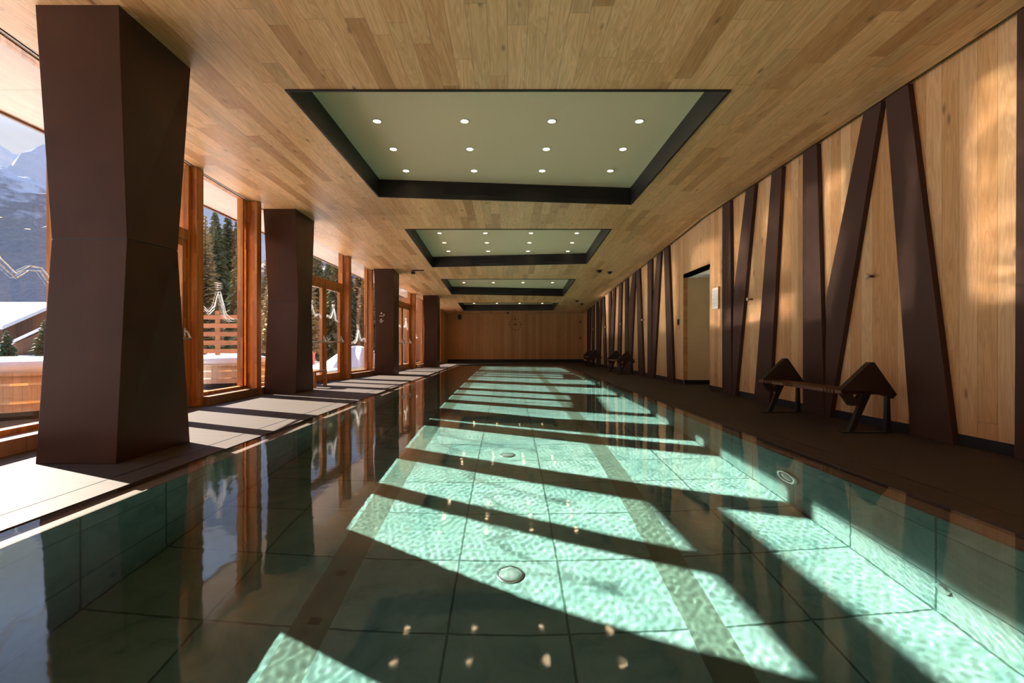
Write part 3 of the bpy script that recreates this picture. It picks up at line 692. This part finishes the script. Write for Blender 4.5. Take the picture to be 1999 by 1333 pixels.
# ------------------------------------------------------------------ far wall and ceiling fittings
ck = thing('wall_clock', 'round clock of separate dark wooden marks on the far wall', 'clock', (.39, REAR_Y, 2.06))
for k in range(12):
    a = 2*math.pi*k/12; r = .30; x, z = r*math.sin(a), r*math.cos(a); q = .045 if k % 3 == 0 else .03
    mb = MB()
    if k == 6: mb.prism([(x-q, 0, z-q), (x+q, 0, z-q), (x, 0, z+q)], (0, -.02, 0))
    else: mb.box(x-q*.7, x+q*.7, -.02, 0, z-q, z+q)
    mb.build('hour_mark', M['bench'], ck)
MB().lathe([(.045, 0), (.045, -.03)], 14, axis='y').build('hub', M['leg'], ck)
for pts in (((0, 0, 0), (.0, 0, .2)), ((0, 0, 0), (.09, 0, -.1))):
    MB().tube([(p[0], -.025, p[2]) for p in pts], .009, 6).build('hand', M['leg'], ck)
t = thing('loudspeaker', 'small dark loudspeaker high on the far wall at its left end', 'loudspeaker', (-2.63, REAR_Y, 2.45))
MB().box(-.09, .09, -.14, 0, -.13, .13).build('cabinet', M['black'], t, bevel=.01)
MB().lathe([(.06, -.14), (.055, -.146)], 16, axis='y').build('grille', M['leg'], t)
def spot(x, y, label, track=False):
    t = thing('ceiling_spotlight', label, 'spotlight', (x, y, ceil_z(y)), 0, 'small black ceiling fittings')
    if track:
        MB().box(-.06, .32, -.02, .02, -.03, .0).build('track', M['black'], t)
        MB().tube([(-.02, 0, -.03), (-.02, 0, -.07)], .01, 8).build('stem', M['black'], t)
        MB().tube([(-.07, 0, -.085), (.04, 0, -.085)], .04, 12).build('head', M['black'], t)
    else:
        MB().lathe([(.085, 0), (.085, -.02), (.075, -.025)], 20).build('rim', M['black'], t)
        MB().lathe([(.07, -.02), (.06, -.055), (.03, -.07)], 20).build('head', M['leg'], t)
    return t
spot(-2.95, 15.2, 'small black ceiling spotlight between third pillar and the coffers', True)
spot(2.85, 15.25, 'small black ceiling spotlight over the right deck, nearer pair, inner one')
spot(3.22, 15.45, 'small black ceiling spotlight over the right deck, nearer pair, beside the wall')
spot(3.05, 21.6, 'small black ceiling spotlight over the right deck, farther pair, inner one')
spot(3.4, 22.5, 'small black ceiling spotlight over the right deck, farther pair, beside the wall')
spot(-.02, 25.9, 'small black ceiling spotlight right before the far wall')
for z, nm in ((2.2, 'upper'), (1.33, 'lower')):
    o = MB().box(-.05, .05, -.02, 0, -.06, .06).build('wall_socket', M['bench'], bevel=.004); o.location = (3.92, REAR_Y, z)
    tag(o, f'{nm} small dark socket plate at right end of the far wall', 'socket', 'far wall sockets')

# ------------------------------------------------------------------ fittings under water
dr = thing('pool_drain', 'round domed drain on the pool floor nearest the camera', 'drain', (.01, 3.1, -DEPTH), 0, 'round pool floor drains')
MB().lathe([(.088, 0), (.088, .010), (.080, .015), (.076, .010)], 32).build('drain_ring', M['steel'], dr, smooth=False)
MB().lathe([(.075, .010), (.064, .02), (.04, .028), (.006, .031)], 32).build('drain_cover', M['lens'], dr, smooth=True)
dup(dr, (-.01, 5.4, -DEPTH), 'round domed drain on the pool floor, second from the camera')
for i, (y, wh) in enumerate(((2.65, 'nearest'), (3.08, 'second'))):
    o = MB().box(-.03, .03, -.024, .024, 0, .008).lathe([(.018, .008), (.015, .013)], 12).build('floor_inlet', M['black']); o.location = (-1.055, y, -DEPTH)
    tag(o, f'{wh} small dark inlet in the left lane stripe on the pool floor', 'inlet', 'pool floor inlets')
def pool_lamp(y, z, label):
    t = thing('underwater_lamp', label, 'lamp', (POOL_X, y, z), 0, 'round underwater lamps')
    MB().lathe([(.14, 0), (.14, -.02), (.125, -.03), (.105, -.03), (.10, -.012)], 32, axis='x').build('bezel', M['steel'], t)
    MB().lathe([(.10, -.012), (.07, -.028), (.01, -.034)], 28, axis='x').build('lens', M['lens'], t, smooth=True)
    return t
pool_lamp(3.96, -.65, 'round steel rimmed underwater lamp in the right pool wall')
o = MB().lathe([(.045, 0), (.045, -.012), (.03, -.016)], 20, axis='x').build('wall_inlet', M['steel']); o.location = (POOL_X, 2.55, -1.0)
tag(o, 'small round steel inlet low in the right pool wall nearest the camera', 'inlet')
pool_lamp(13.5, -.65, 'round underwater lamp in the right pool wall far from the camera')

# ------------------------------------------------------------------ outside
def snowfield():
    mb = MB(); n = 60
    def hz(x, y):
        r = -.12+.10*math.sin(x*.23+1)*math.sin(y*.19)+.05*math.sin(x*.9+y*.5)
        r += max(0, (-x-20))*.035
        return r*min(1, max(0.0, (-6.2-x)/4))-.05
    xs = [-6.6-i*i*.045 for i in range(52)]; yv = [-20+j*3.0 for j in range(60)]
    for i in range(len(xs)-1):
        for j in range(len(yv)-1):
            mb.poly([(xs[i], yv[j], hz(xs[i], yv[j])), (xs[i+1], yv[j], hz(xs[i+1], yv[j])), (xs[i+1], yv[j+1], hz(xs[i+1], yv[j+1])), (xs[i], yv[j+1], hz(xs[i], yv[j+1]))])
    return mb.build('ground', M['snow'], smooth=True)
struct(snowfield(), 'snow covered ground outside', 'ground')
mb = MB(); yy = [-6, 4.05, 7.43, 9.6, 10.4, REAR_Y+6]
for a, c in zip(yy, yy[1:]): mb.hexa([(-6.65, a, -.4), (fac_x(max(a, BACK_Y))-.2, a, -.4), (fac_x(min(c, REAR_Y))-.2, c, -.4), (-6.65, c, -.4), (-6.65, a, -.03), (fac_x(max(a, BACK_Y))-.2, a, -.03), (fac_x(min(c, REAR_Y))-.2, c, -.03), (-6.65, c, -.03)])
struct(mb.build('floor_terrace', M['deck']), 'stone terrace outside the windows', 'terrace')
def mound(name, c, rx, ry, h, label):
    mb = MB(); nr, na = 7, 28; rs = random.Random(len(label))
    ph = [rs.uniform(0, 6) for _ in range(3)]
    prof = []
    for k in range(nr+1):
        f = k/nr
        for j in range(na):
            a = 2*math.pi*j/na; w_ = 1+.12*math.sin(3*a+ph[0])+.06*math.sin(7*a+ph[1])
            prof.append((rx*f*w_*math.cos(a), ry*f*w_*math.sin(a), h*(1-f*f)*(1+.15*math.sin(5*a+ph[2])*f)-.1*f))
    mb.v = prof
    for k in range(nr):
        for j in range(na): mb.f.append((k*na+j, k*na+(j+1) % na, (k+1)*na+(j+1) % na, (k+1)*na+j))
    o = mb.build(name, M['snow'], smooth=True); o.location = c
    return tag(o, label, 'snow pile', 'heaps of cleared snow')
mound('snow_pile', (-7.4, 23.9, -.1), 1.4, 2.6, 1.0, 'tall snow heap seen through the window left of the third pillar')
mound('snow_pile', (-11.0, 19.0, -.1), 2.2, 2.0, .75, 'low snow heap seen through the first visible double door')
mound('snow_pile', (-12.6, 14.0, -.1), 2.6, 2.2, .45, 'flat snow heap behind the tub in the window')
# round wooden hot tubs with snow on their covers
def tub(c, r, h, label):
    t = thing('hot_tub', label, 'hot tub', c, 0, 'snow topped round wooden tubs')
    tw = MB().lathe([(r, .1), (r, h)], 48).build('tub_wall', M['tub'], t)
    MB().lathe([(r*.97, -.1), (r*.97, .1)], 48).build('base_ring', M['leg'], t)
    for z in (.2, h-.12): MB().lathe([(r+.006, z), (r+.006, z+.03)], 48).build('hoop', M['steel'], tw)
    MB().lathe([(r+.05, h), (r+.05, h+.04)], 48).build('rim', M['tub'], t, bevel=.005)
    MB().lathe([(r+.02, h+.04), (r+.0, h+.14), (r*.8, h+.2), (r*.4, h+.22), (.02, h+.21)], 48).build('snow_cap', M['snow'], t, smooth=True)
    return t
tub((-7.05, 6.9, -.03), 1.25, .55, 'round wooden tub topped with snow beyond the window at left edge')
tub((-6.75, 11.6, -.03), 1.0, .48, 'round wooden tub topped with snow in the window before the second pillar')
t = thing('step_stool', 'grey slatted step standing against the tub in the window', 'step', (-5.55, 10.35, -.03))
for k in range(4): MB().box(-.16, .16, -.12, .12, .06+k*.085, .10+k*.085).build('tread', M['slat'], t)
for sx in (-1, 1): MB().box(sx*.14-.015, sx*.14+.015, -.11, .11, 0, .36).build('side', M['bench'], t)
# slatted fence
t = thing('slatted_fence', 'red brown fence of horizontal boards seen through the window before the second pillar', 'fence', (-10.6, 16.6, 0))
for k in range(6): MB().box(-2.2, 2.2, -.02, .02, .35+k*.29, .50+k*.29).build('board', M['exterior_h'], t)
for k in range(4): MB().box(-2.15+k*1.4-.06, -2.15+k*1.4+.06, .02, .12, -.2, 2.1).build('fence_post', M['exterior_boards'], t)
# chalet, hut, annex
t = thing('chalet', 'distant chalet with snowy pitched roof at the left edge', 'building', (-60, 57, 0))
MB().box(-7, 6, -5, 5, -1, 3.0).prism([(6, -5, 3.0), (6, 5, 3.0), (6, 0, 5.3)], (-13, 0, 0)).build('walls', M['bench'], t)
ch_w = t.children[0]
MB().prism([(-8, -6.2, 2.6), (-8, 0, 5.6), (-8, 0, 6.0), (-8, -6.2, 3.0)], (15.2, 0, 0)).prism([(-8, 0, 5.6), (-8, 6.2, 2.6), (-8, 6.2, 3.0), (-8, 0, 6.0)], (15.2, 0, 0)).build('snow_roof', M['snow'], t)
for k in range(3): MB().box(-5+k*4, -3.8+k*4, -5.05, -5, .8, 2.0).build('window', M['black'], ch_w)
t = thing('hut', 'small brown hut with dark gable beside the chalet', 'building', (-33.0, 35, -.3), .6)
MB().box(-1.6, 1.6, -1.4, 1.4, -.4, 1.3).prism([(-1.6, -1.4, 1.3), (1.6, -1.4, 1.3), (0, -1.4, 2.3)], (0, 2.8, 0)).build('walls', M['bench'], t)
MB().prism([(-2.0, -1.7, 1.1), (0, -1.7, 2.4), (0, -1.7, 2.6), (-2.0, -1.7, 1.3)], (0, 3.4, 0)).prism([(0, -1.7, 2.4), (2.0, -1.7, 1.1), (2.0, -1.7, 1.3), (0, -1.7, 2.6)], (0, 3.4, 0)).build('snow_roof', M['snow'], t)
t = thing('timber_annex', 'orange timber annex outside beyond the far double door', 'building', (-6.4, 30, 0))
MB().box(-1.6, 1.7, 0, 5, -.3, 5.2).build('walls', M['exterior_boards'], t)
MB().box(-1.9, 2.0, -.4, 5.4, 5.2, 5.45).build('roof_slab', M['snow'], t)
t = thing('hydrant', 'small red post standing in the snow outside the double door', 'post', (-10.2, 25.5, -.15))
MB().tube([(0, 0, 0), (0, 0, .62)], .08, 12).build('barrel', M['red'], t); MB().lathe([(.1, .62), (.1, .68), (.04, .74)], 12).build('cap', M['red'], t)

# conifers
def conifer_mesh(seed, h, r, droop, dens, mat, bare):
    rs = random.Random(seed); mb = MB()
    n = int(h*dens)
    for k in range(n):
        f = bare+(1-bare)*k/n; z = h*f; rr = r*(1-(k/n))**.85+.12
        m_ = 9
        a0 = rs.uniform(0, 6.28)
        for j in range(m_):
            a = a0+2*math.pi*j/m_+rs.uniform(-.25, .25); q = rr*rs.uniform(.7, 1.1); wv = q*.26
            d = Vector((math.cos(a), math.sin(a), 0)); s = Vector((-d.y, d.x, 0)); b = Vector((0, 0, z+rs.uniform(-.1, .1)))
            m1 = b+d*q*.55+Vector((0, 0, -droop*q*.35)); tip = b+d*q+Vector((0, 0, -droop*q))
            dn = Vector((0, 0, -.10*q-.05))
            mb.poly([b, m1+s*wv, tip]); mb.poly([b, tip, m1-s*wv]); mb.poly([b+dn, m1+s*wv*.7+dn*2.2, tip]); mb.poly([b+dn, tip, m1-s*wv*.7+dn*2.2])
    return mb
def tree(kind, loc, h, label, seed, proto={}):
    if kind not in proto:
        P = {'spruce': (11, 14, 2.7, .55, 3.2, 'spruce', .08), 'larch': (12, 15, 2.3, .25, 2.6, 'larch', .15), 'young': (13, 3, 1.0, .3, 6, 'young', .04)}[kind]
        t = thing('young_fir' if kind == 'young' else ('larch_tree' if kind == 'larch' else 'spruce_tree'), label, 'tree', loc, seed, 'conifers outside the windows')
        H = P[1]; MB().tube([(0, 0, -.5), (0, 0, H*.6), (0, 0, H*.98)], [H*.016, H*.01, H*.002], 8).build('trunk', M['bark'], t)
        conifer_mesh(*P[:5], None, P[6]).build('branches', M[P[5]], t)
        t.scale = (h/H,)*3; proto[kind] = (t, H); return t
    t, H = proto[kind]; return dup(t, loc, label, seed, h/H)
tr = random.Random(21)
spots = []
for i in range(60):
    for _ in range(400):
        px = tr.uniform(388, 850); Y = tr.uniform(30, 110); X = -(992-px)/950*Y; h = min(24, math.hypot(X, Y)*(tr.uniform(.2, .25) if px < 480 else tr.uniform(.165, .215))+.9); r = .2*h
        if Y > 24+.5*abs(X) and (abs(X+6.4) > 6 or Y > 46) and all((X-a)**2+(Y-c)**2 > (1.05*(r+.2*g))**2 for a, c, g in spots): spots.append((X, Y, h)); break
spots.sort(key=lambda q: (q[0]/q[1]))
for i, (X, Y, h) in enumerate(spots):
    k = 'larch' if tr.random() < .45 else 'spruce'
    nm = 'bare brown larch' if k == 'larch' else 'dark green spruce'
    tree(k, (X, Y, -.3+max(0, -X-20)*.03), h, f'{nm}, {ordinal(i+1)} tree from the left in the wood outside', tr.uniform(0, 6))
tree('young', (-24.5, 25.8, -.2), 2.6, 'young fir standing in snow before the chalet', .4)
tree('young', (-27.8, 27.0, -.2), 2.0, 'smaller young fir at the left image edge', 1.4)

# mountains far away
def ridge(name, x0, x1, y0, y1, prof, seed, matn, label, n=(70, 36), rough=1.0):
    from mathutils import noise as mn
    mb = MB(); nx, ny = n
    for j in range(ny+1):
        for i in range(nx+1):
            fx, fy = i/nx, j/ny; x, y = x0+(x1-x0)*fx, y0+(y1-y0)*fy
            h = prof(fx)*math.sin(min(1, fy*1.6)*math.pi/2)
            sc = (y1-y0)*.35
            h *= 1+.28*rough*(mn.fractal(Vector((x/sc, y/sc, seed)), 1.0, 2.0, 5))*min(1, fy*3)
            mb.v.append((x, y, h-3))
    for j in range(ny):
        for i in range(nx): a = j*(nx+1)+i; mb.f.append((a, a+1, a+nx+2, a+nx+1))
    o = mb.build(name, matn, smooth=False)
    return struct(o, label, 'mountain')
def lerp(tab):
    def f(x):
        for (a, p), (c, q) in zip(tab, tab[1:]):
            if x <= c: return p+(q-p)*(x-a)/(c-a)
        return tab[-1][1]
    return f
ridge('ground_mountain', -4200, -300, 2200, 3600, lerp([(0, 1400), (.3, 1150), (.5, 1050), (.8, 1000), (1, 700)]), 3.1, mountain_mat('snowy_mountain', (.16, .17, .21), (.60, .62, .66), 100, 700, .004), 'far snowy mountain ridge')
ridge('ground_hill', -1500, -60, 500, 1000, lerp([(0, 420), (.35, 330), (.55, 190), (.75, 150), (1, 90)]), 7.7, mountain_mat('forested_slope', (.23, .225, .225), (.62, .64, .68), 60, 520, .02), 'nearer bare forested mountain slope', (140, 60), .8)
